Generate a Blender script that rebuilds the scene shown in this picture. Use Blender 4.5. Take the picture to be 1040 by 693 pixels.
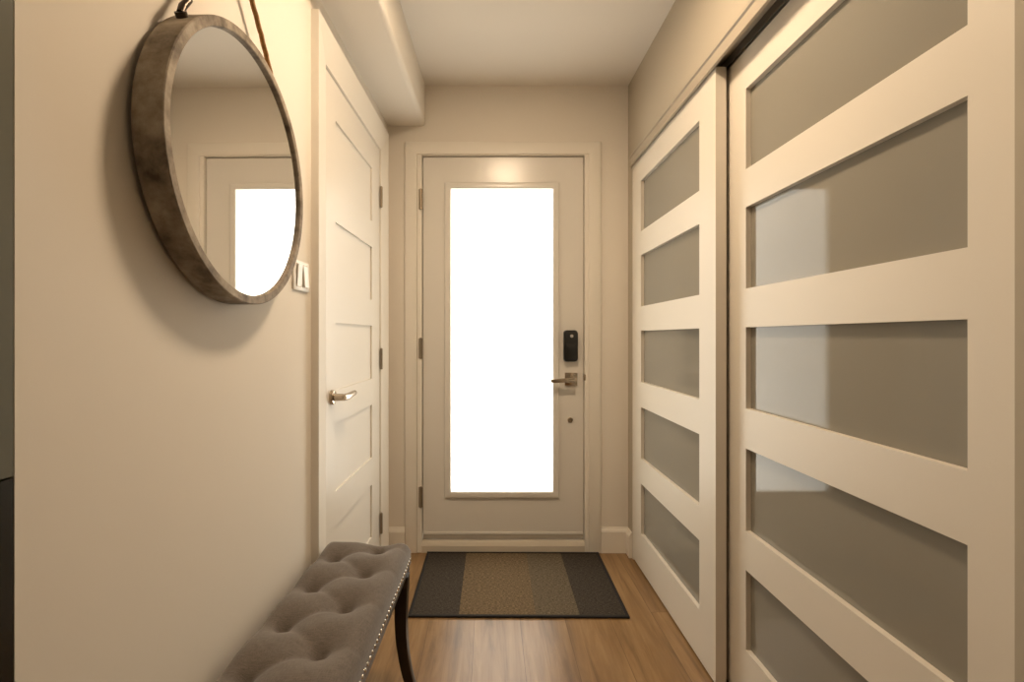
import bpy, bmesh, math, random
from mathutils import Vector, Matrix

random.seed(4)
for o in list(bpy.data.objects):
    bpy.data.objects.remove(o, do_unlink=True)
SC = bpy.context.scene
C = SC.collection

# ------------------------------------------------------------------ camera, world, lights, exposure
W_PX, F_PX, PX, PY = 1040.0, 500.0, 497.0, 342.0
CAM_Z = 1.16
cam = bpy.data.cameras.new('camera')
cam.sensor_fit = 'HORIZONTAL'
cam.sensor_width = 36.0
cam.lens = 36.0 * F_PX / W_PX
cam.shift_x = (520.0 - PX) / W_PX
cam.shift_y = (PY - 346.5) / W_PX
cam.clip_start = 0.02
cam_o = bpy.data.objects.new('camera', cam)
C.objects.link(cam_o)
cam_o.location = (0, 0, CAM_Z)
cam_o.rotation_euler = (math.pi / 2, 0, 0)
SC.camera = cam_o

DAY = 5.2                 # daylight outside the front door
LAMP = 137.0               # ceiling lamp diffuser
LAMP_COL = (1.0, 0.765, 0.52)
REAR_FILL = 8.0                # added warm fill light behind the camera, out of view
world = bpy.data.worlds.new('daylight')
SC.world = world
world.use_nodes = True
bg = world.node_tree.nodes['Background']
bg.inputs['Color'].default_value = (1.0, 0.96, 0.88, 1)
bg.inputs['Strength'].default_value = DAY
portal = bpy.data.lights.new('daylight_portal', 'AREA')
portal.shape = 'RECTANGLE'
portal.size, portal.size_y = 0.56, 1.64
portal.cycles.is_portal = True
portal_o = bpy.data.objects.new('daylight_portal', portal)
C.objects.link(portal_o)
portal_o.location = (0.0706, 2.74, 1.14)
portal_o.rotation_euler = (-math.pi / 2, 0, 0)

vs = SC.view_settings
SC.display_settings.display_device = 'sRGB'
vs.view_transform = 'Standard'
vs.look = 'None'
vs.exposure = -0.06
vs.gamma = 1.0
vs.use_curve_mapping = False

# ------------------------------------------------------------------ materials
def srgb(r, g, b):
    f = lambda c: (c / 255 / 12.92) if c / 255 <= 0.04045 else ((c / 255 + 0.055) / 1.055) ** 2.4
    return (f(r), f(g), f(b), 1.0)

def mat(name, col, rough=0.5, metal=0.0, spec=0.5, bump=0.0, bscale=200.0, vary=0.0, vscale=6.0, coat=0.0):
    m = bpy.data.materials.new(name)
    m.use_nodes = True
    nt = m.node_tree
    b = nt.nodes['Principled BSDF']
    b.inputs['Base Color'].default_value = col
    b.inputs['Roughness'].default_value = rough
    b.inputs['Metallic'].default_value = metal
    b.inputs['Specular IOR Level'].default_value = spec
    b.inputs['Coat Weight'].default_value = coat
    tc = nt.nodes.new('ShaderNodeTexCoord')
    if vary > 0:
        n = nt.nodes.new('ShaderNodeTexNoise')
        n.inputs['Scale'].default_value = vscale
        n.inputs['Detail'].default_value = 4
        nt.links.new(tc.outputs['Object'], n.inputs['Vector'])
        r = nt.nodes.new('ShaderNodeValToRGB')
        r.color_ramp.elements[0].position = 0.3
        r.color_ramp.elements[1].position = 0.7
        r.color_ramp.elements[0].color = tuple(c * (1 - vary) for c in col[:3]) + (1,)
        r.color_ramp.elements[1].color = tuple(min(1, c * (1 + vary)) for c in col[:3]) + (1,)
        nt.links.new(n.outputs['Fac'], r.inputs['Fac'])
        nt.links.new(r.outputs['Color'], b.inputs['Base Color'])
    if bump > 0:
        n2 = nt.nodes.new('ShaderNodeTexNoise')
        n2.inputs['Scale'].default_value = bscale
        n2.inputs['Detail'].default_value = 3
        nt.links.new(tc.outputs['Object'], n2.inputs['Vector'])
        bp = nt.nodes.new('ShaderNodeBump')
        bp.inputs['Strength'].default_value = bump
        bp.inputs['Distance'].default_value = 0.002
        nt.links.new(n2.outputs['Fac'], bp.inputs['Height'])
        nt.links.new(bp.outputs['Normal'], b.inputs['Normal'])
    return m

M = {}
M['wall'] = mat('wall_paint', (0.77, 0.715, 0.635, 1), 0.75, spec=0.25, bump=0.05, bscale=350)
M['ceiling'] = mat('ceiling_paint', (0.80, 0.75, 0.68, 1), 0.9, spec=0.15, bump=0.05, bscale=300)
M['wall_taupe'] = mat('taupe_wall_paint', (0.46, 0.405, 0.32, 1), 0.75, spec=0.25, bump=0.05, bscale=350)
M['fascia'] = mat('fascia_paint', (0.40, 0.345, 0.27, 1), 0.4, spec=0.4)
M['trim'] = mat('trim_paint', (0.79, 0.74, 0.66, 1), 0.40, spec=0.4)
M['door'] = mat('door_paint', (0.74, 0.69, 0.615, 1), 0.38, spec=0.45)
M['front_door'] = mat('front_door_paint', (0.72, 0.685, 0.63, 1), 0.24, spec=0.5)
M['slider'] = mat('sliding_door_paint', (0.70, 0.645, 0.56, 1), 0.42, spec=0.4)
M['panel_glass'] = mat('smooth_frosted_glass', (0.26, 0.24, 0.20, 1), 0.0, spec=0.22)
M['chrome'] = mat('satin_nickel', (0.50, 0.42, 0.33, 1), 0.24, metal=1.0)
M['hinge'] = mat('hinge_metal', (0.34, 0.28, 0.21, 1), 0.38, metal=1.0)
M['black'] = mat('black_plastic', (0.012, 0.012, 0.012, 1), 0.35)
M['silver'] = mat('silver_button', (0.62, 0.6, 0.57, 1), 0.3, metal=0.6)
M['switch'] = mat('switch_plastic', (0.86, 0.83, 0.78, 1), 0.35)
M['mirror'] = mat('mirror_silver', (0.90, 0.90, 0.89, 1), 0.005, metal=1.0)
M['rope'] = mat('rope_fibre', (0.27, 0.13, 0.035, 1), 0.8, bump=0.6, bscale=500, vary=0.25, vscale=120)
M['bracket'] = mat('dark_bracket_metal', (0.05, 0.035, 0.025, 1), 0.35, metal=0.8)
M['espresso'] = mat('espresso_wood', (0.018, 0.009, 0.005, 1), 0.32, vary=0.3, vscale=30)
M['nail'] = mat('nailhead_metal', (0.75, 0.70, 0.62, 1), 0.22, metal=1.0)
M['cab_grey'] = mat('dark_grey_enamel', (0.13, 0.13, 0.105, 1), 0.25)
M['cab_black'] = mat('black_enamel', (0.012, 0.010, 0.007, 1), 0.25)
M['dark'] = mat('track_dark_metal', (0.10, 0.085, 0.065, 1), 0.5, metal=0.3)
M['binding'] = mat('mat_binding', (0.010, 0.008, 0.007, 1), 0.9)
M['threshold'] = mat('threshold_paint', (0.64, 0.57, 0.47, 1), 0.4, spec=0.4)
M['rubber'] = mat('door_sweep_rubber', (0.45, 0.40, 0.33, 1), 0.5)

def emissive(name, col, s):
    m = bpy.data.materials.new(name)
    m.use_nodes = True
    b = m.node_tree.nodes['Principled BSDF']
    b.inputs['Base Color'].default_value = (0.8, 0.78, 0.74, 1)
    b.inputs['Emission Color'].default_value = col + (1,)
    b.inputs['Emission Strength'].default_value = s
    return m

M['diffuser'] = emissive('lamp_diffuser', LAMP_COL, LAMP)
M['fill_rear'] = emissive('rear_fill_glow', LAMP_COL, REAR_FILL)

def frosted_pane():
    m = bpy.data.materials.new('front_door_glass')
    m.use_nodes = True
    nt = m.node_tree
    nt.nodes.clear()
    out = nt.nodes.new('ShaderNodeOutputMaterial')
    mix = nt.nodes.new('ShaderNodeMixShader')
    mix.inputs['Fac'].default_value = 0.18
    t = nt.nodes.new('ShaderNodeBsdfTransparent')
    t.inputs['Color'].default_value = (0.97, 0.97, 0.95, 1)
    tl = nt.nodes.new('ShaderNodeBsdfTranslucent')
    tl.inputs['Color'].default_value = (0.95, 0.95, 0.93, 1)
    nt.links.new(t.outputs[0], mix.inputs[1])
    nt.links.new(tl.outputs[0], mix.inputs[2])
    nt.links.new(mix.outputs[0], out.inputs['Surface'])
    return m
M['pane'] = frosted_pane()

def floor_mat():
    m = bpy.data.materials.new('oak_plank_floor')
    m.use_nodes = True
    nt = m.node_tree
    L = nt.links.new
    b = nt.nodes['Principled BSDF']
    b.inputs['Roughness'].default_value = 0.33
    b.inputs['Specular IOR Level'].default_value = 0.45
    tc = nt.nodes.new('ShaderNodeTexCoord')
    mp = nt.nodes.new('ShaderNodeMapping')
    mp.inputs['Rotation'].default_value = (0, 0, math.pi / 2)
    mp.inputs['Location'].default_value = (0.4, 0.06, 0)
    L(tc.outputs['Object'], mp.inputs['Vector'])
    br = nt.nodes.new('ShaderNodeTexBrick')
    br.offset = 0.37
    br.inputs['Color1'].default_value = (0.0, 0.0, 0.0, 1)
    br.inputs['Color2'].default_value = (1.0, 1.0, 1.0, 1)
    br.inputs['Mortar'].default_value = (0.5, 0.5, 0.5, 1)
    br.inputs['Scale'].default_value = 1.0
    br.inputs['Mortar Size'].default_value = 0.0009
    br.inputs['Mortar Smooth'].default_value = 0.2
    br.inputs['Brick Width'].default_value = 1.22
    br.inputs['Row Height'].default_value = 0.185
    L(mp.outputs[0], br.inputs['Vector'])
    # grain stretched along the planks, shifted from plank to plank
    add = nt.nodes.new('ShaderNodeVectorMath'); add.operation = 'MULTIPLY_ADD'
    L(br.outputs['Color'], add.inputs[0])
    add.inputs[1].default_value = (3.0, 3.0, 3.0)
    L(mp.outputs[0], add.inputs[2])
    st = nt.nodes.new('ShaderNodeMapping')
    st.inputs['Scale'].default_value = (1.3, 15.0, 1.0)
    L(add.outputs[0], st.inputs['Vector'])
    n = nt.nodes.new('ShaderNodeTexNoise')
    n.inputs['Scale'].default_value = 1.7
    n.inputs['Detail'].default_value = 7
    n.inputs['Roughness'].default_value = 0.62
    n.inputs['Distortion'].default_value = 0.5
    L(st.outputs[0], n.inputs['Vector'])
    st2 = nt.nodes.new('ShaderNodeMapping')
    st2.inputs['Scale'].default_value = (1.8, 6.0, 1.0)
    L(add.outputs[0], st2.inputs['Vector'])
    n2 = nt.nodes.new('ShaderNodeTexNoise')
    n2.inputs['Scale'].default_value = 1.0
    n2.inputs['Detail'].default_value = 3
    L(st2.outputs[0], n2.inputs['Vector'])
    ramp = nt.nodes.new('ShaderNodeValToRGB')
    e = ramp.color_ramp.elements
    e[0].position = 0.30; e[0].color = (0.155, 0.085, 0.034, 1)
    e[1].position = 0.72; e[1].color = (0.35, 0.222, 0.108, 1)
    k = ramp.color_ramp.elements.new(0.5); k.color = (0.265, 0.155, 0.067, 1)
    L(n.outputs['Fac'], ramp.inputs['Fac'])
    r2 = nt.nodes.new('ShaderNodeValToRGB')
    r2.color_ramp.elements[0].position = 0.28; r2.color_ramp.elements[0].color = (0.55, 0.5, 0.46, 1)
    r2.color_ramp.elements[1].position = 0.55; r2.color_ramp.elements[1].color = (1, 1, 1, 1)
    L(n2.outputs['Fac'], r2.inputs['Fac'])
    mu = nt.nodes.new('ShaderNodeMix'); mu.data_type = 'RGBA'; mu.blend_type = 'MULTIPLY'
    mu.inputs['Factor'].default_value = 0.7
    L(ramp.outputs['Color'], mu.inputs['A']); L(r2.outputs['Color'], mu.inputs['B'])
    seam = nt.nodes.new('ShaderNodeMix'); seam.data_type = 'RGBA'
    L(br.outputs['Fac'], seam.inputs['Factor'])
    L(mu.outputs['Result'], seam.inputs['A'])
    seam.inputs['B'].default_value = (0.10, 0.05, 0.02, 1)
    L(seam.outputs['Result'], b.inputs['Base Color'])
    bp = nt.nodes.new('ShaderNodeBump')
    bp.inputs['Strength'].default_value = 0.12
    bp.inputs['Distance'].default_value = 0.002
    L(n.outputs['Fac'], bp.inputs['Height'])
    L(bp.outputs['Normal'], b.inputs['Normal'])
    return m
M['floor'] = floor_mat()

def mirror_frame_mat():
    m = bpy.data.materials.new('weathered_wood_frame')
    m.use_nodes = True
    nt = m.node_tree
    L = nt.links.new
    b = nt.nodes['Principled BSDF']
    b.inputs['Roughness'].default_value = 0.7
    tc = nt.nodes.new('ShaderNodeTexCoord')
    n = nt.nodes.new('ShaderNodeTexNoise')
    n.inputs['Scale'].default_value = 14; n.inputs['Detail'].default_value = 8; n.inputs['Roughness'].default_value = 0.65
    L(tc.outputs['Object'], n.inputs['Vector'])
    r = nt.nodes.new('ShaderNodeValToRGB')
    e = r.color_ramp.elements
    e[0].position = 0.32; e[0].color = (0.075, 0.052, 0.032, 1)
    e[1].position = 0.68; e[1].color = (0.47, 0.40, 0.305, 1)
    k = e.new(0.48); k.color = (0.25, 0.202, 0.15, 1)
    L(n.outputs['Fac'], r.inputs['Fac'])
    L(r.outputs['Color'], b.inputs['Base Color'])
    bp = nt.nodes.new('ShaderNodeBump'); bp.inputs['Strength'].default_value = 0.25; bp.inputs['Distance'].default_value = 0.003
    L(n.outputs['Fac'], bp.inputs['Height']); L(bp.outputs['Normal'], b.inputs['Normal'])
    return m
M['frame'] = mirror_frame_mat()

def linen_mat():
    m = bpy.data.materials.new('grey_linen')
    m.use_nodes = True
    nt = m.node_tree
    L = nt.links.new
    b = nt.nodes['Principled BSDF']
    b.inputs['Roughness'].default_value = 0.95
    b.inputs['Specular IOR Level'].default_value = 0.15
    b.inputs['Sheen Weight'].default_value = 0.25
    b.inputs['Sheen Roughness'].default_value = 0.5
    tc = nt.nodes.new('ShaderNodeTexCoord')
    facs = []
    for sc in ((60, 900, 60), (900, 60, 900)):
        mp = nt.nodes.new('ShaderNodeMapping'); mp.inputs['Scale'].default_value = sc
        n = nt.nodes.new('ShaderNodeTexNoise'); n.inputs['Scale'].default_value = 1.0; n.inputs['Detail'].default_value = 2
        L(tc.outputs['Object'], mp.inputs['Vector']); L(mp.outputs[0], n.inputs['Vector'])
        facs.append(n)
    ad = nt.nodes.new('ShaderNodeMath'); ad.operation = 'ADD'
    L(facs[0].outputs['Fac'], ad.inputs[0]); L(facs[1].outputs['Fac'], ad.inputs[1])
    ml = nt.nodes.new('ShaderNodeMath'); ml.operation = 'MULTIPLY'; ml.inputs[1].default_value = 0.5
    L(ad.outputs[0], ml.inputs[0])
    r = nt.nodes.new('ShaderNodeValToRGB')
    r.color_ramp.elements[0].position = 0.35; r.color_ramp.elements[0].color = (0.098, 0.082, 0.070, 1)
    r.color_ramp.elements[1].position = 0.65; r.color_ramp.elements[1].color = (0.182, 0.154, 0.133, 1)
    L(ml.outputs[0], r.inputs['Fac']); L(r.outputs['Color'], b.inputs['Base Color'])
    bp = nt.nodes.new('ShaderNodeBump'); bp.inputs['Strength'].default_value = 0.3; bp.inputs['Distance'].default_value = 0.001
    L(ml.outputs[0], bp.inputs['Height']); L(bp.outputs['Normal'], b.inputs['Normal'])
    return m
M['linen'] = linen_mat()

def mat_weave(w):
    m = bpy.data.materials.new('woven_striped_mat')
    m.use_nodes = True
    nt = m.node_tree
    L = nt.links.new
    b = nt.nodes['Principled BSDF']
    b.inputs['Roughness'].default_value = 0.95
    b.inputs['Specular IOR Level'].default_value = 0.1
    tc = nt.nodes.new('ShaderNodeTexCoord')
    sp = nt.nodes.new('ShaderNodeSeparateXYZ'); L(tc.outputs['Object'], sp.inputs[0])
    mr = nt.nodes.new('ShaderNodeMapRange')
    mr.inputs['From Min'].default_value = -w / 2; mr.inputs['From Max'].default_value = w / 2
    L(sp.outputs['X'], mr.inputs['Value'])
    r = nt.nodes.new('ShaderNodeValToRGB'); r.color_ramp.interpolation = 'CONSTANT'
    e = r.color_ramp.elements
    dark = (0.050, 0.041, 0.032, 1); brown = (0.130, 0.092, 0.053, 1); olive = (0.108, 0.084, 0.055, 1)
    e[0].position = 0.0; e[0].color = dark
    e[1].position = 0.228; e[1].color = brown
    for p, c in ((0.575, olive), (0.775, dark)):
        k = e.new(p); k.color = c
    L(mr.outputs[0], r.inputs['Fac'])
    ck = []
    for sc in ((640, 60, 1), (80, 330, 1)):
        mp = nt.nodes.new('ShaderNodeMapping'); mp.inputs['Scale'].default_value = sc
        n = nt.nodes.new('ShaderNodeTexNoise'); n.inputs['Scale'].default_value = 1.0; n.inputs['Detail'].default_value = 1
        L(tc.outputs['Object'], mp.inputs['Vector']); L(mp.outputs[0], n.inputs['Vector']); ck.append(n)
    mm = nt.nodes.new('ShaderNodeMath'); mm.operation = 'MULTIPLY'
    L(ck[0].outputs['Fac'], mm.inputs[0]); L(ck[1].outputs['Fac'], mm.inputs[1])
    r2 = nt.nodes.new('ShaderNodeMapRange')
    r2.inputs['From Min'].default_value = 0.12; r2.inputs['From Max'].default_value = 0.40
    r2.inputs['To Min'].default_value = 0.45; r2.inputs['To Max'].default_value = 1.6
    L(mm.outputs[0], r2.inputs['Value'])
    vm = nt.nodes.new('ShaderNodeVectorMath'); vm.operation = 'SCALE'
    L(r.outputs['Color'], vm.inputs[0]); L(r2.outputs[0], vm.inputs['Scale'])
    L(vm.outputs[0], b.inputs['Base Color'])
    bp = nt.nodes.new('ShaderNodeBump'); bp.inputs['Strength'].default_value = 0.6; bp.inputs['Distance'].default_value = 0.002
    L(mm.outputs[0], bp.inputs['Height']); L(bp.outputs['Normal'], b.inputs['Normal'])
    return m

# ------------------------------------------------------------------ mesh helpers
def box(bm, x0, x1, y0, y1, z0, z1, bevel=0.0, seg=2):
    r = bmesh.ops.create_cube(bm, size=1.0)
    vs_ = r['verts']
    for v in vs_:
        v.co = Vector((x0 + (v.co.x + .5) * (x1 - x0), y0 + (v.co.y + .5) * (y1 - y0), z0 + (v.co.z + .5) * (z1 - z0)))
    if bevel > 0:
        es = list({e for v in vs_ for e in v.link_edges})
        bmesh.ops.bevel(bm, geom=es, offset=bevel, segments=seg, affect='EDGES', profile=0.5, clamp_overlap=True)
    return bm

def B(*args, **kw):
    bm = bmesh.new()
    box(bm, *args, **kw)
    return bm

def lathe(bm, prof, center, axis='Z', n=32):
    """revolve (r, h) pairs about an axis through center"""
    rings = []
    for r, h in prof:
        ring = []
        for i in range(n):
            a = 2 * math.pi * i / n
            c, s = r * math.cos(a), r * math.sin(a)
            p = {'Z': (c, s, h), 'X': (h, c, s), 'Y': (s, h, c)}[axis]
            ring.append(bm.verts.new(Vector(center) + Vector(p)))
        rings.append(ring)
    for a, b in zip(rings, rings[1:]):
        for i in range(n):
            j = (i + 1) % n
            bm.faces.new((a[i], a[j], b[j], b[i]))
    if prof[0][0] > 1e-6:
        bm.faces.new(list(reversed(rings[0])))
    if prof[-1][0] > 1e-6:
        bm.faces.new(rings[-1])
    bmesh.ops.remove_doubles(bm, verts=bm.verts, dist=1e-6)
    return bm

def tube(bm, pts, rad, n=10, square=False):
    """tube along pts; rad a number or a list"""
    pts = [Vector(p) for p in pts]
    rads = rad if isinstance(rad, (list, tuple)) else [rad] * len(pts)
    rings = []
    up = Vector((0, 0, 1))
    t0 = (pts[1] - pts[0]).normalized()
    if abs(t0.z) > 0.9:
        up = Vector((1, 0, 0))
    side = t0.cross(up).normalized()
    for i, p in enumerate(pts):
        t = (pts[min(i + 1, len(pts) - 1)] - pts[max(i - 1, 0)]).normalized()
        side = (side - t * side.dot(t)).normalized()
        u = t.cross(side)
        ring = []
        for k in range(n):
            a = 2 * math.pi * (k + .5) / n
            ring.append(bm.verts.new(p + (side * math.cos(a) + u * math.sin(a)) * rads[i]))
        rings.append(ring)
    for a, b in zip(rings, rings[1:]):
        for i in range(n):
            j = (i + 1) % n
            bm.faces.new((a[i], a[j], b[j], b[i]))
    bm.faces.new(list(reversed(rings[0])))
    bm.faces.new(rings[-1])
    return bm

def prism(bm, outline, a0, a1, axis='Y'):
    """extrude a closed 2-D outline along an axis: Y -> (x,z) outline, X -> (y,z) outline, Z -> (x,y) outline"""
    def P(p, a):
        return {'Y': (p[0], a, p[1]), 'X': (a, p[0], p[1]), 'Z': (p[0], p[1], a)}[axis]
    v0 = [bm.verts.new(P(p, a0)) for p in outline]
    v1 = [bm.verts.new(P(p, a1)) for p in outline]
    n = len(outline)
    for i in range(n):
        j = (i + 1) % n
        bm.faces.new((v0[i], v0[j], v1[j], v1[i]))
    bm.faces.new(v0[::-1])
    bm.faces.new(v1)
    return bm

def obj(name, bm, material, parent=None, smooth=None, **props):
    bmesh.ops.recalc_face_normals(bm, faces=bm.faces)
    me = bpy.data.meshes.new(name)
    bm.to_mesh(me)
    bm.free()
    me.materials.append(material)
    if smooth is not None:
        for p in me.polygons:
            p.use_smooth = True
        me.set_sharp_from_angle(angle=math.radians(smooth))
    o = bpy.data.objects.new(name, me)
    C.objects.link(o)
    if parent:
        o.parent = parent
    for k, v in props.items():
        o[k] = v
    return o

def empty(name, loc=(0, 0, 0), rz=0.0):
    o = bpy.data.objects.new(name, None)
    o.empty_display_size = 0.1
    C.objects.link(o)
    o.location = loc
    o.rotation_euler = (0, 0, rz)
    return o

def tag(o, label=None, cat=None, group=None, kind=None):
    if label: o['label'] = label
    if cat: o['category'] = cat
    if group: o['group'] = group
    if kind: o['kind'] = kind
    return o

def struct(name, bm, m, label=None, cat=None, left=False, smooth=None):
    o = obj(name, bm, m, smooth=smooth)
    tag(o, label, cat, None, 'structure')
    if left:
        on_left(o)
    return o

# left wall frame: x = out from the wall face, y = along the wall, z = up
LX, LS = -0.6096, 0.024
def on_left(o, y=0.0, x=0.0, z=0.0):
    a = math.atan(LS)
    o.location = (LX + x * math.cos(a) + y * math.sin(a), y * math.cos(a) - x * math.sin(a), z)
    o.rotation_euler = (0, 0, -a)
    return o

H = 2.51            # ceiling
YB = 2.65           # far wall
XR = 0.747          # right wall
YR = -2.2           # rear wall
# ------------------------------------------------------------------ the shell
struct('floor', B(-2.3, 1.6, YR - .1, YB + .14, -0.06, 0.0), M['floor'], 'warm oak plank floor of the entry hall', 'floor')
struct('ceiling', B(-2.3, 1.6, YR - .1, YB + .14, H, H + .08), M['ceiling'], 'flat cream ceiling over the entry hall', 'ceiling')

DX0, DX1, DZ1 = -0.386, 0.536, 2.150          # front door opening
bm = bmesh.new()
box(bm, -0.75, DX0, YB, YB + .12, 0, H)
box(bm, DX1, 1.5, YB, YB + .12, 0, H)
box(bm, DX0, DX1, YB, YB + .12, DZ1, H)
struct('wall_back', bm, M['wall'], 'far cream wall around the front door', 'wall')

LY0, LY1, LZ1 = 1.685, 2.487, 2.112           # left door opening
bm = bmesh.new()
box(bm, -.11, 0, 0.617, LY0, 0, H)
box(bm, -.11, 0, LY1, 2.70, 0, H)
box(bm, -.11, 0, LY0, LY1, LZ1, H)
struct('wall_left', bm, M['wall'], 'cream left wall carrying the round mirror', 'wall', left=True)

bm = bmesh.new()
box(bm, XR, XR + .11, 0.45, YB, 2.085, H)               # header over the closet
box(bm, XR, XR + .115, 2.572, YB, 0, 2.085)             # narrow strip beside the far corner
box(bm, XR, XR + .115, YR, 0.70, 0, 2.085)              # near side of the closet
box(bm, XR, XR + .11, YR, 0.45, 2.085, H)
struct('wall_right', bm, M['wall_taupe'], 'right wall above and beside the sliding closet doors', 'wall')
bm = bmesh.new()
box(bm, 1.42, 1.5, 0.4, YB, 0, H)
box(bm, XR + .115, 1.42, 0.4, 0.46, 0, H)
struct('wall_closet', bm, M['wall'], 'inner walls of the closet behind the sliding doors', 'wall')
struct('wall_rear', B(-2.3, 1.5, YR - .1, YR, 0, H), M['wall'], 'wall behind the camera', 'wall')
bm = bmesh.new()
box(bm, -2.3, -2.2, YR, 0.75, 0, H)
box(bm, -2.2, -0.72, 0.64, 0.75, 0, H)
struct('wall_side', bm, M['wall'], 'walls of the room opening at the near left', 'wall')

# soffit along the left wall with a rounded outer corner
r = 0.022
ol = [(0.0, 2.293)]
x1, zb = 0.2015, 2.293
for i in range(9):
    a = -math.pi / 2 + (math.pi / 2) * i / 8
    ol.append((x1 - r + r * math.cos(a), zb + r + r * math.sin(a)))
ol += [(x1, H), (0.0, H)]
bm = prism(bmesh.new(), ol, 0.30, 2.655, 'Y')
struct('beam_left', bm, M['wall'], 'boxed soffit running along the top of the left wall', 'soffit', left=True, smooth=35)

# baseboards
def baseboard_prof(t=0.016, h=0.134):
    return [(0, 0), (t, 0), (t, h - .022), (t - .004, h - .012), (t - .009, h - .004), (t - .010, h), (0, h)]
bm = bmesh.new()
pr = [(YB - x, z) for x, z in baseboard_prof()]
prism(bm, pr, -0.548, -0.4545, 'X')
prism(bm, pr, 0.5985, XR, 'X')
struct('baseboard_back', bm, M['trim'], 'cream baseboard along the far wall', 'baseboard')
bm = bmesh.new()
prism(bm, [(XR - x, z) for x, z in baseboard_prof()], 2.575, YB - .016, 'Y')
prism(bm, [(XR - x, z) for x, z in baseboard_prof()], YR, 0.66, 'Y')
struct('baseboard_right', bm, M['trim'], 'cream baseboard along the right wall', 'baseboard')
bm = prism(bmesh.new(), baseboard_prof(), 0.63, 1.578, 'Y')
struct('baseboard_left', bm, M['trim'], 'cream baseboard along the left wall behind the bench', 'baseboard', left=True)

# ------------------------------------------------------------------ front door
def frame_bm(x0, x1, z0, z1, w, y0, y1, bevel, bottom=True, step=0.0):
    """picture frame in the xz plane with mitred corners, outer x0..x1, z0..z1"""
    bm = bmesh.new()
    def strip(pts):
        prism(bm, pts, y0, y1, 'Y')
    strip([(x0, z0), (x0 + w, z0 + (w if bottom else 0)), (x0 + w, z1 - w), (x0, z1)])
    strip([(x1, z0), (x1, z1), (x1 - w, z1 - w), (x1 - w, z0 + (w if bottom else 0))])
    strip([(x0, z1), (x0 + w, z1 - w), (x1 - w, z1 - w), (x1, z1)])
    if bottom:
        strip([(x0, z0), (x1, z0), (x1 - w, z0 + w), (x0 + w, z0 + w)])
    if bevel:
        es = [e for e in bm.edges if all(abs(v.co.y - y0) < 1e-6 for v in e.verts)]
        es = [e for e in es if abs(e.verts[0].co.x - e.verts[1].co.x) < 1e-6 or abs(e.verts[0].co.z - e.verts[1].co.z) < 1e-6]
        bmesh.ops.bevel(bm, geom=es, offset=bevel, segments=3, affect='EDGES', profile=0.5)
    return bm

# casing: outer band plus a thinner raised back edge
bm = frame_bm(-0.4535, 0.598, 0.0, 2.204, 0.066, 2.634, YB, 0.004, bottom=False)
struct('trim_1', bm, M['trim'], 'cream casing around the front door', 'door casing', smooth=40)
bm = bmesh.new()       # jamb lining the opening, with a stop behind the leaf
box(bm, DX0, -0.3625, 2.642, YB + .12, 0.0, DZ1)
box(bm, 0.5115, DX1, 2.642, YB + .12, 0.0, DZ1)
box(bm, -0.3625, 0.5115, 2.642, YB + .12, 2.134, DZ1)
box(bm, -0.3625, -0.35, 2.708, 2.735, 0.062, 2.134)
box(bm, 0.499, 0.5115, 2.708, 2.735, 0.062, 2.134)
box(bm, -0.35, 0.499, 2.708, 2.735, 2.122, 2.134)
struct('trim_2', bm, M['trim'], 'cream jamb lining the front door opening', 'door jamb')
bm = prism(bmesh.new(), [(2.638, 0), (2.638, 0.036), (2.648, 0.058), (2.66, 0.062), (2.77, 0.062), (2.77, 0)], -0.3620, 0.5110, 'X')
struct('trim_3', bm, M['threshold'], 'pale threshold under the front door', 'threshold')

FX0, FX1, FZ0, FZ1 = -0.3585, 0.508, 0.0915, 2.130
FY = 2.66
GX0, GX1, GZ0, GZ1 = -0.2048, 0.346, 0.330, 1.955
bm = bmesh.new()
box(bm, FX0, GX0 - .012, FY, FY + .045, FZ0, FZ1)
box(bm, GX1 + .012, FX1, FY, FY + .045, FZ0, FZ1)
box(bm, GX0 - .012, GX1 + .012, FY, FY + .045, FZ0, GZ0 - .012)
box(bm, GX0 - .012, GX1 + .012, FY, FY + .045, GZ1 + .012, FZ1)
bmesh.ops.remove_doubles(bm, verts=bm.verts, dist=1e-5)
fd = struct('door_1', bm, M['front_door'], 'front door with one tall bright glass panel and black keypad lock', 'door')
obj('glass_frame', frame_bm(GX0 - .036, GX1 + .030, GZ0 - .040, GZ1 + .036, 0.034, FY - .013, FY + .002, 0.0055), M['front_door'], fd, smooth=40)
obj('glass_pane', B(GX0 - .011, GX1 + .011, FY + .016, FY + .022, GZ0 - .011, GZ1 + .011), M['pane'], fd)
bm = bmesh.new()
box(bm, FX0 + .001, FX1 - .001, FY - .004, FY + .03, 0.066, 0.090, bevel=.002)
obj('door_sweep', bm, M['rubber'], fd)
obj('bottom_rail_strip', B(FX0 + .004, FX1 - .004, FY - .006, FY, 0.0915, 0.104, bevel=.002), M['front_door'], fd)

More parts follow.
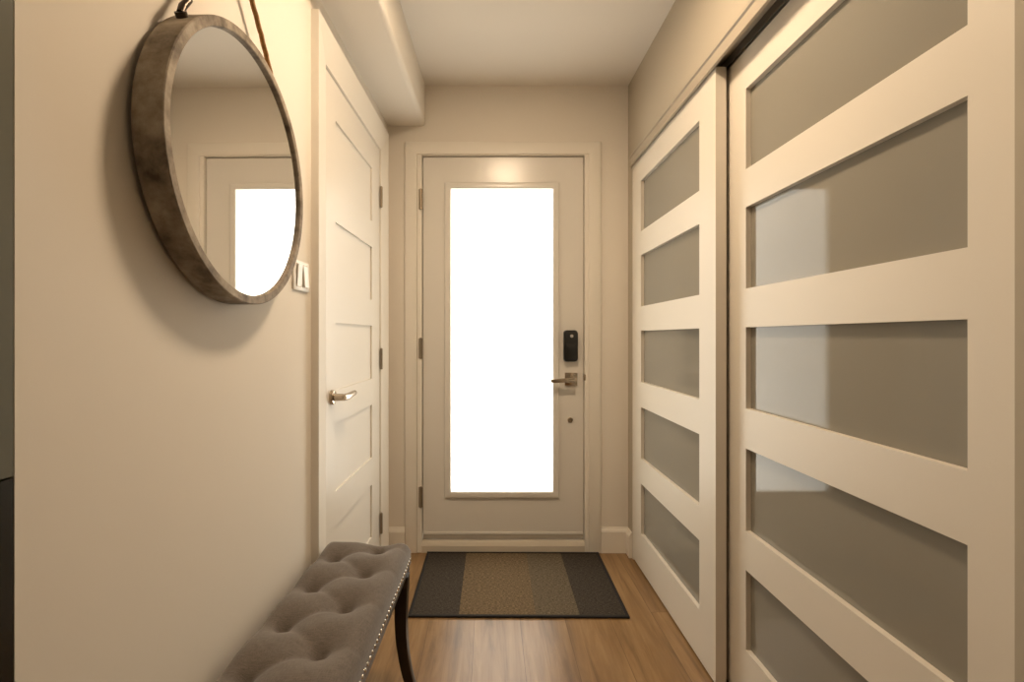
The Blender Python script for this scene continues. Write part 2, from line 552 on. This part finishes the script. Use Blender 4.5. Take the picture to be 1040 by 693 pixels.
def hinge(parent, x, y, z, h, axis_out):
    """knuckle barrel with finial caps"""
    bm = bmesh.new()
    rr = 0.0065
    prof = [(0.0, -h / 2 - .004), (rr * .6, -h / 2 - .003), (rr, -h / 2)]
    for k in range(5):
        a = -h / 2 + h * k / 5; b = -h / 2 + h * (k + 1) / 5
        prof += [(rr, a + .001), (rr, b - .001), (rr * .86, b)]
    prof += [(rr * .6, h / 2 + .003), (0.0, h / 2 + .004)]
    lathe(bm, prof, (x, y, z), 'Z', 14)
    if axis_out == 'Y':
        box(bm, x - .0105, x + .0105, y + .001, y + .004, z - h / 2, z + h / 2)
    else:
        box(bm, x - .004, x - .001, y - .0105, y + .0105, z - h / 2, z + h / 2)
    return obj('hinge', bm, M['hinge'], parent, smooth=40)
for y0, y1 in ((192, 214), (342, 366), (494, 515)):
    zc = CAM_Z + (PY - (y0 + y1) / 2) / F_PX * 2.65
    hinge(fd, -0.3680, 2.6375, zc, 0.108, 'Y')

# keypad deadbolt
def pxx(px, Y): return (px - PX) / F_PX * Y
def pzz(py, Y): return CAM_Z + (PY - py) / F_PX * Y
kx0, kx1 = pxx(572, FY), pxx(586, FY)
kz0, kz1 = pzz(367.3, FY), pzz(335.6, FY)
def rounded(x0, x1, z0, z1, r, n=6):
    o = []
    for cx, cz, a0 in ((x1 - r, z0 + r, -90), (x1 - r, z1 - r, 0), (x0 + r, z1 - r, 90), (x0 + r, z0 + r, 180)):
        for i in range(n + 1):
            a = math.radians(a0 + 90 * i / n)
            o.append((cx + r * math.cos(a), cz + r * math.sin(a)))
    return o
def rpad(x0, x1, z0, z1, r, yf, yb, bev):
    bm = prism(bmesh.new(), rounded(x0, x1, z0, z1, r), yf, yb, 'Y')
    es = [e for e in bm.edges if all(abs(v.co.y - yf) < 1e-6 for v in e.verts)]
    bmesh.ops.bevel(bm, geom=es, offset=bev, segments=3, affect='EDGES', profile=0.5)
    return bm
kp = obj('keypad_lock', rpad(kx0, kx1, kz0, kz1, 0.016, FY - .030, FY, .006), M['black'], fd, smooth=40, label='black keypad lock')
kc = (kx0 + kx1) / 2
obj('lock_cover', rpad(kx0 + .010, kx1 - .010, kz0 + .028, kz1 - .072, 0.006, FY - .0315, FY - .0295, .001), M['black'], kp, smooth=40)
obj('lock_button', lathe(bmesh.new(), [(0.0085, FY - .029), (0.0085, FY - .033), (0.007, FY - .0345), (0.0, FY - .0345)], (kc + .004, 0, pzz(341.5, FY)), 'Y', 20), M['silver'], kp, smooth=40, label='silver button')

def lever_square(parent):
    x0, x1 = pxx(573.5, FY), pxx(586.2, FY)
    z0, z1 = pzz(391.8, FY), pzz(378.6, FY)
    hd = obj('lever_handle', B(x0, x1, FY - .010, FY, z0, z1, bevel=.0025), M['chrome'], parent, smooth=40)
    xc, zc = (x0 + x1) / 2, (z0 + z1) / 2 - .001
    bm = lathe(bmesh.new(), [(0.0125, FY - .008), (0.0115, FY - .040), (0.012, FY - .052)], (xc, 0, zc), 'Y', 20)
    obj('lever_spindle', bm, M['chrome'], hd, smooth=40)
    xe = pxx(559.2, FY - .05)
    bm = bmesh.new()
    box(bm, xe, xc + .012, FY - .060, FY - .044, zc - .0125, zc + .0125, bevel=.003)
    for v in bm.verts:
        k = (xc - v.co.x) / (xc - xe)
        if k > 0:
            v.co.z = zc + (v.co.z - zc) * (1 - .22 * k) - .004 * k
            v.co.y -= .006 * k
    obj('lever', bm, M['chrome'], hd, smooth=40)
lever_square(fd)
obj('deadbolt_plug', lathe(bmesh.new(), [(0.0145, FY), (0.0145, FY - .004), (0.011, FY - .006), (0.0105, FY - .005), (0.0, FY - .005)], (pxx(579, FY), 0, pzz(426.7, FY)), 'Y', 24), M['hinge'], fd, smooth=40)
bm = bmesh.new()
lathe(bm, [(0.0, -.018), (0.006, -.016), (0.0075, -.010), (0.0075, .010), (0.006, .016), (0.0, .018)], (pxx(593.8, 2.65), 2.647, pzz(383.5, 2.65)), 'Z', 14)
obj('strike_catch', bm, M['hinge'], fd, smooth=40)

# ------------------------------------------------------------------ left door (in the frame of the left wall)
def left_frame(y0, y1, z1, w, wf, x0, x1, xi, h):
    """casing legs and head on the left wall, mitred, thick outside and thin towards the opening"""
    bm = bmesh.new()
    prism(bm, [(y0 - w, 0), (y0, 0), (y0, z1), (y0 - w, z1 + h)], x0, x1, 'X')
    prism(bm, [(y1, 0), (y1 + wf, 0), (y1 + wf, z1 + h), (y1, z1)], x0, x1, 'X')
    prism(bm, [(y0, z1), (y1, z1), (y1 + wf, z1 + h), (y0 - w, z1 + h)], x0, x1, 'X')
    for v in bm.verts:
        inner = y0 - 1e-4 < v.co.y < y1 + 1e-4 and v.co.z < z1 + 1e-4
        if v.co.x > x0 + 1e-5 and inner:
            v.co.x = xi
    return bm
bm = left_frame(1.696, 2.476, 2.099, 0.117, 0.085, 0.0, 0.025, 0.006, 0.112)
struct('trim_4', bm, M['trim'], 'cream casing around the panelled door on the left', 'door casing', left=True, smooth=40)
bm = bmesh.new()
box(bm, -.11, 0.0, 1.640, 1.700, 0, 2.122)
bm.free(); bm = bmesh.new()
box(bm, -.11, 0.002, LY0, 1.6985, 0, LZ1)
box(bm, -.11, 0.002, 2.4735, LY1, 0, LZ1)
box(bm, -.11, 0.002, 1.6985, 2.4735, 2.097, LZ1)
struct('trim_5', bm, M['trim'], 'cream jamb lining the left door opening', 'door jamb', left=True)

def panel_leaf(u0, u1, z0, z1, holes, uh0, uh1, front, depth, recess, bevel, ax):
    """leaf with stiles and rails around recessed fields; ax maps (d, u, z) to coordinates, d = distance into the leaf"""
    bm = bmesh.new()
    def slab(ua, ub, za, zb, d0, d1):
        t = bmesh.new()
        box(t, d0, d1, ua, ub, za, zb)
        for v in t.verts:
            v.co = ax(*v.co)
        me = bpy.data.meshes.new('t'); t.to_mesh(me); t.free()
        bm.from_mesh(me); bpy.data.meshes.remove(me)
    slab(u0, uh0, z0, z1, 0, depth)
    slab(uh1, u1, z0, z1, 0, depth)
    zs = [z0] + [z for h in holes for z in h] + [z1]
    for a, b in zip(zs[0::2], zs[1::2]):
        slab(uh0, uh1, a, b, 0, depth)
    return bm

holes = [(0.212, 0.460), (0.588, 0.838), (0.961, 1.211), (1.333, 1.583), (1.706, 1.957)]
UL0, UL1 = 1.702, 2.470
bm = panel_leaf(UL0, UL1, 0.012, 2.094, holes, 1.816, 2.327, 0, 0.035, 0, 0, lambda d, u, z: Vector((-d - .001, u, z)))
ld = struct('door_2', bm, M['door'], 'white five-panel door with lever handle on the left wall', 'door', left=True)
for a, b in holes:
    bm = bmesh.new()
    box(bm, -.030, -.0085, 1.814, 2.329, a - .002, b + .002)
    obj('recessed_panel', bm, M['door'], ld)
for y0, y1 in ((190, 210.5), (354, 375), (521, 541.5)):
    zc = CAM_Z + (PY - (y0 + y1) / 2) / F_PX * 2.475
    hinge(ld, 0.0085, 2.4725, zc, 0.100, 'X')
# round rosette and lever reaching towards the hinges
hy, hz = 1.772, pzz(404.0, 1.762)
hd = obj('lever_handle', lathe(bmesh.new(), [(0.027, -.001), (0.027, .006), (0.024, .010), (0.0135, .011), (0.0125, .038), (0.0115, .046)], (0, hy, hz), 'X', 28), M['chrome'], ld, smooth=35)
bm = tube(bmesh.new(), [(0.046, hy - .010, hz), (0.049, hy + .012, hz), (0.050, hy + .045, hz + .001), (0.049, hy + .085, hz + .003), (0.0485, hy + .112, hz + .004), (0.047, hy + .120, hz + .004)],
          [.0115, .0125, .0115, .0105, .010, .008], n=14)
obj('lever', bm, M['chrome'], hd, smooth=60)

# ------------------------------------------------------------------ sliding closet doors
ch = [(0.185, 0.434), (0.556, 0.812), (0.936, 1.189), (1.309, 1.562), (1.680, 1.930)]
def slider(name, X, y0, y1, s0, s1, label):
    bm = panel_leaf(y0, y1, 0.010, 2.052, ch, s0, s1, 0, 0.035, 0, 0, lambda d, u, z: Vector((X + d, u, z)))
    d = struct(name, bm, M['slider'], label, 'sliding door')
    for a, b in ch:
        obj('glass_panel', B(X + .016, X + .024, s0 - .006, s1 + .006, a - .006, b + .006), M['panel_glass'], d)
    return d
slider('door_3', XR + .001, 1.627, 2.558, 1.754, 2.430, 'far sliding closet door with five grey glass panels')
slider('door_4', 0.797, 0.690, 1.655, 0.8205, 1.530, 'near sliding closet door with five grey glass panels')
# track fascia above the closet doors, and the floor guide
ol = [(XR, 2.112), (XR - .010, 2.112), (XR - .018, 2.104), (XR - .018, 2.092), (XR - .012, 2.088), (XR - .012, 2.064),
      (XR - .016, 2.060), (XR - .016, 2.046), (XR - .008, 2.044), (XR - .008, 2.0535), (XR, 2.0535)]
bm = prism(bmesh.new(), ol, 0.40, 2.575, 'Y')
struct('trim_6', bm, M['fascia'], 'moulded fascia over the sliding closet doors', 'moulding')
bm = bmesh.new()
box(bm, XR + .042, XR + .047, 0.705, 2.570, 2.056, 2.0845)
box(bm, XR + .098, XR + .103, 0.705, 2.570, 2.056, 2.0845)
struct('trim_7', bm, M['dark'], 'dark metal track inside the closet head', 'track')
bm = bmesh.new()
box(bm, XR + .001, XR + .014, 2.5605, 2.5715, 0, 2.05)
struct('trim_8', bm, M['trim'], 'cream closet jamb strip at the far corner', 'jamb')

# ------------------------------------------------------------------ door mat
MW, MD = 0.915, 0.607
mx, my = 0.1225, 2.3285
mt = empty('door_mat', (mx, my, 0.0), -0.008)
tag(mt, 'striped brown and black woven mat on the floor before the front door', 'mat')
bm = B(-MW / 2 + .010, MW / 2 - .010, -MD / 2 + .010, MD / 2 - .010, 0.0005, 0.0075)
obj('woven_field', bm, mat_weave(MW), mt)
bm = bmesh.new()
q = 0.014
for a in ((-MW / 2, MW / 2, -MD / 2, -MD / 2 + q), (-MW / 2, MW / 2, MD / 2 - q, MD / 2), (-MW / 2, -MW / 2 + q, -MD / 2 + q, MD / 2 - q), (MW / 2 - q, MW / 2, -MD / 2 + q, MD / 2 - q)):
    box(bm, *a, 0.0005, 0.0095, bevel=.002)
obj('binding', bm, M['binding'], mt, smooth=40)

# ------------------------------------------------------------------ round mirror (frame of the left wall)
MR, MY_, MZ_ = 0.2920, 1.089, 1.5235
mi = empty('round_mirror')
on_left(mi, MY_, 0.003, MZ_)
mi.rotation_euler[2] += 0.014
tag(mi, 'round mirror in a weathered wood drum frame hanging from a rope on the left wall', 'mirror')
RI = MR - 0.0195
bm = bmesh.new()
prof = [(RI, 0.004), (MR - .002, 0.002), (MR, 0.004), (MR, 0.054), (MR - .002, 0.056), (RI + .002, 0.056), (RI, 0.054), (RI, 0.004)]
n = 96
rings = []
for rr, h in prof[:-1]:
    rings.append([bm.verts.new((h, rr * math.cos(2 * math.pi * i / n), rr * math.sin(2 * math.pi * i / n))) for i in range(n)])
for k in range(len(rings)):
    a, b = rings[k], rings[(k + 1) % len(rings)]
    for i in range(n):
        j = (i + 1) % n
        bm.faces.new((a[i], a[j], b[j], b[i]))
obj('frame', bm, M['frame'], mi, smooth=30)
obj('mirror_glass', lathe(bmesh.new(), [(RI, 0.040), (RI, 0.0485), (0.0, 0.0485)], (0, 0, 0), 'X', 96), M['mirror'], mi, smooth=30)
apex = Vector((0.020, 0, 0.500))
for s in (-1, 1):
    a = math.radians(47)
    p = Vector((0.028, s * (MR + .004) * math.cos(a), (MR + .004) * math.sin(a)))
    bk = bmesh.new()
    out = Vector((0, s * math.cos(a), math.sin(a)))
    tube(bk, [p - out * .006, p + out * .005], .0105, n=18)
    tube(bk, [p + out * .003, p + out * .006 + Vector((0, -s * .008, .013)), p + out * .006 + Vector((0, -s * .026, .037))], [.0065, .007, .0065], n=12)
    obj('bracket', bk, M['bracket'], mi, smooth=50)
    st = p + out * .006 + Vector((0, -s * .014, .020))
    pts = []
    for k in range(25):
        f = k / 24
        c = st.lerp(apex + Vector((0, s * .006, 0)), f)
        c += Vector((0, s * .010 * math.sin(math.pi * f), 0))
        c += Vector((.0007 * math.sin(k * 2.2), .0007 * math.cos(k * 2.2), 0))
        pts.append(c)
    obj('rope', tube(bmesh.new(), pts, .0058, n=10), M['rope'], mi, smooth=60)
bk = bmesh.new()
lathe(bk, [(0.012, 0.0005), (0.012, .004), (0.004, .006), (0.004, .030), (0.008, .032), (0.0, .034)], (0, 0, 0.502), 'X', 18)
obj('hook', bk, M['bracket'], mi, smooth=40)

# ------------------------------------------------------------------ light switch
sw = empty('light_switch')
SWY, SWZ = 1.491, 1.343
on_left(sw, SWY, 0.0, SWZ)
tag(sw, 'white double light switch on the left wall beside the round mirror', 'light switch')
obj('cover_plate', B(0.0005, 0.0065, -.0565, .0565, -.045, .045, bevel=.0025), M['switch'], sw, smooth=40)
for s in (-1, 1):
    bm = bmesh.new()
    prism(bm, [(0.007, -.0325), (0.0085, -.0325), (0.0135, .0325), (0.007, .0325)] if s < 0 else [(0.007, -.0325), (0.0135, -.0325), (0.0085, .0325), (0.007, .0325)], s * .0235 - .0150, s * .0235 + .0150, 'Y')
    rk = obj('rocker', bm, M['switch'], sw)
    obj('rocker_gap_shade', B(0.0060, 0.0069, s * .0235 - .0185, s * .0235 + .0185, -.0355, .0355), M['hinge'], rk)  # dark plate standing in for the shadow line around the rocker

# ------------------------------------------------------------------ tufted bench (frame of the left wall)
BX0, BX1, BY0, BY1 = 0.028, 0.309, 0.52, 1.645
ZB, ZT = 0.408, 0.490
be = empty('tufted_bench')
on_left(be, 0.0, 0.0, 0.0)
tag(be, 'grey button-tufted linen bench with nailhead trim and dark legs against the left wall', 'bench')
be_o = Vector((0, 0, 0))
tufts = []
for k in range(7):
    tufts.append((0.091, 1.531 - .1775 * k))
    tufts.append((0.214, 1.612 - .1775 * k + (0 if k else -.024)))
tufts = [t for t in tufts if t[1] > BY0 + .02]
creases = []
for i, a in enumerate(tufts):
    for b in tufts[i + 1:]:
        if a[0] != b[0] and abs(a[1] - b[1]) < .13:
            creases.append((a, b))
for x, y in tufts:                       # pleats running out to the long edges
    creases.append(((x, y), (BX0 - .02, y) if x < .15 else (BX1 + .02, y)))
def seg_d(p, a, b):
    ax, ay = a; bx_, by_ = b
    dx, dy = bx_ - ax, by_ - ay
    t = max(0, min(1, ((p[0] - ax) * dx + (p[1] - ay) * dy) / (dx * dx + dy * dy)))
    return math.hypot(p[0] - ax - t * dx, p[1] - ay - t * dy), t
def top_z(x, y):
    # rolled edges
    ex = min(x - BX0, BX1 - x); ey = min(y - BY0, BY1 - y)
    R = 0.042
    def roll(e):
        e = max(0.0, min(e, R))
        return R - math.sqrt(max(0, R * R - (R - e) ** 2))
    z = ZT - min(0.042, math.hypot(roll(ex), roll(ey)))
    d0 = 0; cr = 0
    for t in tufts:
        d = math.hypot(x - t[0], (y - t[1]))
        d0 += .020 * math.exp(-(d / .017) ** 2) + .025 * math.exp(-(d / .050) ** 2)
    for a, b in creases:
        d, t = seg_d((x, y), a, b)
        cr = max(cr, (.0055 if b[0] > BX0 and b[0] < BX1 else .0018) * math.exp(-(d / .013) ** 2))
    return z - min(d0, .045) - cr * (1 - min(1, d0 / .04))
NX, NY = 60, 230
bm = bmesh.new()
grid = []
for i in range(NX + 1):
    row = []
    # denser near the edges
    fx = i / NX
    x = BX0 + (BX1 - BX0) * (fx - .06 * math.sin(2 * math.pi * fx) )
    for j in range(NY + 1):
        fy = j / NY
        y = BY0 + (BY1 - BY0) * (fy - .012 * math.sin(2 * math.pi * fy))
        row.append(bm.verts.new((x, y, top_z(x, y))))
    grid.append(row)
for i in range(NX):
    for j in range(NY):
        bm.faces.new((grid[i][j], grid[i + 1][j], grid[i + 1][j + 1], grid[i][j + 1]))
per = [grid[i][0] for i in range(NX + 1)] + [grid[NX][j] for j in range(1, NY + 1)] + [grid[i][NY] for i in range(NX - 1, -1, -1)] + [grid[0][j] for j in range(NY - 1, 0, -1)]
low = [bm.verts.new((v.co.x, v.co.y, ZB)) for v in per]
for i in range(len(per)):
    j = (i + 1) % len(per)
    bm.faces.new((per[i], low[i], low[j], per[j]))
bm.faces.new(low)
cu = obj('seat_cushion', bm, M['linen'], be, smooth=60)
for x, y in tufts:
    z = top_z(x, y)
    obj('button', lathe(bmesh.new(), [(0.0, -.004), (0.009, -.003), (0.0105, .0005), (0.009, .0035), (0.005, .0052), (0.0, .0056)], (x, y, z), 'Z', 16), M['linen'], cu, smooth=60)
bm = bmesh.new()
box(bm, BX0 + .004, BX1 - .003, BY0 + .004, BY1 - .003, 0.385, ZB, bevel=.003)
obj('seat_rail', bm, M['espresso'], be, smooth=40)
# nailheads along the front edge
nl = bmesh.new()
lathe(nl, [(0.0046, 0.0), (0.0042, .002), (0.0028, .0034), (0.0, .004)], (0, 0, 0), 'X', 12)
first = obj('nailhead', nl, M['nail'], be, smooth=60)
first.location = (BX1 - .0005, BY1 - .012, 0.424)
NN = 54
for k in range(1, NN):
    c = first.copy()
    C.objects.link(c)
    c.parent = be
    c.location = (BX1 - .0005, BY1 - .012 - k * (BY1 - BY0 - .024) / (NN - 1), 0.424)
# four curved legs
def leg_bm(x, y, sx, sy):
    bm = bmesh.new()
    rings = []
    for k in range(15):
        f = k / 14
        z = 0.386 * (1 - f)
        w = 0.0205 * (1 - f) + 0.0150 * f
        off = 0.006 * math.sin(math.pi * f * .9) * -1 + 0.034 * f ** 3.2
        cx, cy = x + sx * off, y + sy * off
        ring = [bm.verts.new((cx + a * w, cy + b * w, z)) for a, b in ((-1, -1), (1, -1), (1, 1), (-1, 1))]
        rings.append(ring)
    for a, b in zip(rings, rings[1:]):
        for i in range(4):
            j = (i + 1) % 4
            bm.faces.new((a[i], a[j], b[j], b[i]))
    bm.faces.new(rings[0]); bm.faces.new(rings[-1][::-1])
    es = [e for e in bm.edges if abs(e.verts[0].co.z - e.verts[1].co.z) > .01]
    bmesh.ops.bevel(bm, geom=es, offset=.003, segments=2, affect='EDGES', profile=.5)
    return bm
for x, sx in ((BX0 + .026, 0), (BX1 - .020, 1)):
    for y, sy in ((BY0 + .06, -1), (BY1 - .036, 1)):
        obj('leg', leg_bm(x, y, sx, sy * .3), M['espresso'], be, smooth=30)

# ------------------------------------------------------------------ ceiling lamp of the hall, and an added fill light behind the camera
def ceiling_lamp(x, y, rad, label, diff):
    l = empty('ceiling_light', (x, y, H))
    tag(l, label, 'ceiling light')
    obj('base', lathe(bmesh.new(), [(rad + .012, -.0005), (rad + .012, -.026), (rad + .008, -.031), (rad + .002, -.031), (rad, -.029), (rad, -.010), (0.0, -.010)], (0, 0, 0), 'Z', 48), M['trim'], l, smooth=40)
    obj('diffuser', lathe(bmesh.new(), [(rad - .002, -.011), (rad - .002, -.026), (rad * .92, -.031), (rad * .6, -.036), (0.0, -.038)], (0, 0, 0), 'Z', 48), diff, l, smooth=60)
    return l
ceiling_lamp(0.13, 1.325, 0.125, 'round flush ceiling light glowing above the middle of the hall', M['diffuser'])
ceiling_lamp(-0.2, -1.2, 0.14, 'added round fill light out of view behind the camera', M['fill_rear'])  # unseen lamp, added only to fill the hall from behind

# ------------------------------------------------------------------ dark tall cabinet at the near left edge
cb = empty('tall_cabinet')
on_left(cb, 0.0, 0.0, 0.0)
tag(cb, 'tall dark grey cabinet with black lower part at the left wall near end', 'cabinet')
obj('upper_body', B(-.60, -.0003, 0.02, 0.6165, 0.985, 2.22, bevel=.001), M['cab_grey'], cb)
obj('lower_body', B(-.60, -.0003, 0.02, 0.6165, 0.0, 0.983, bevel=.001), M['cab_black'], cb)
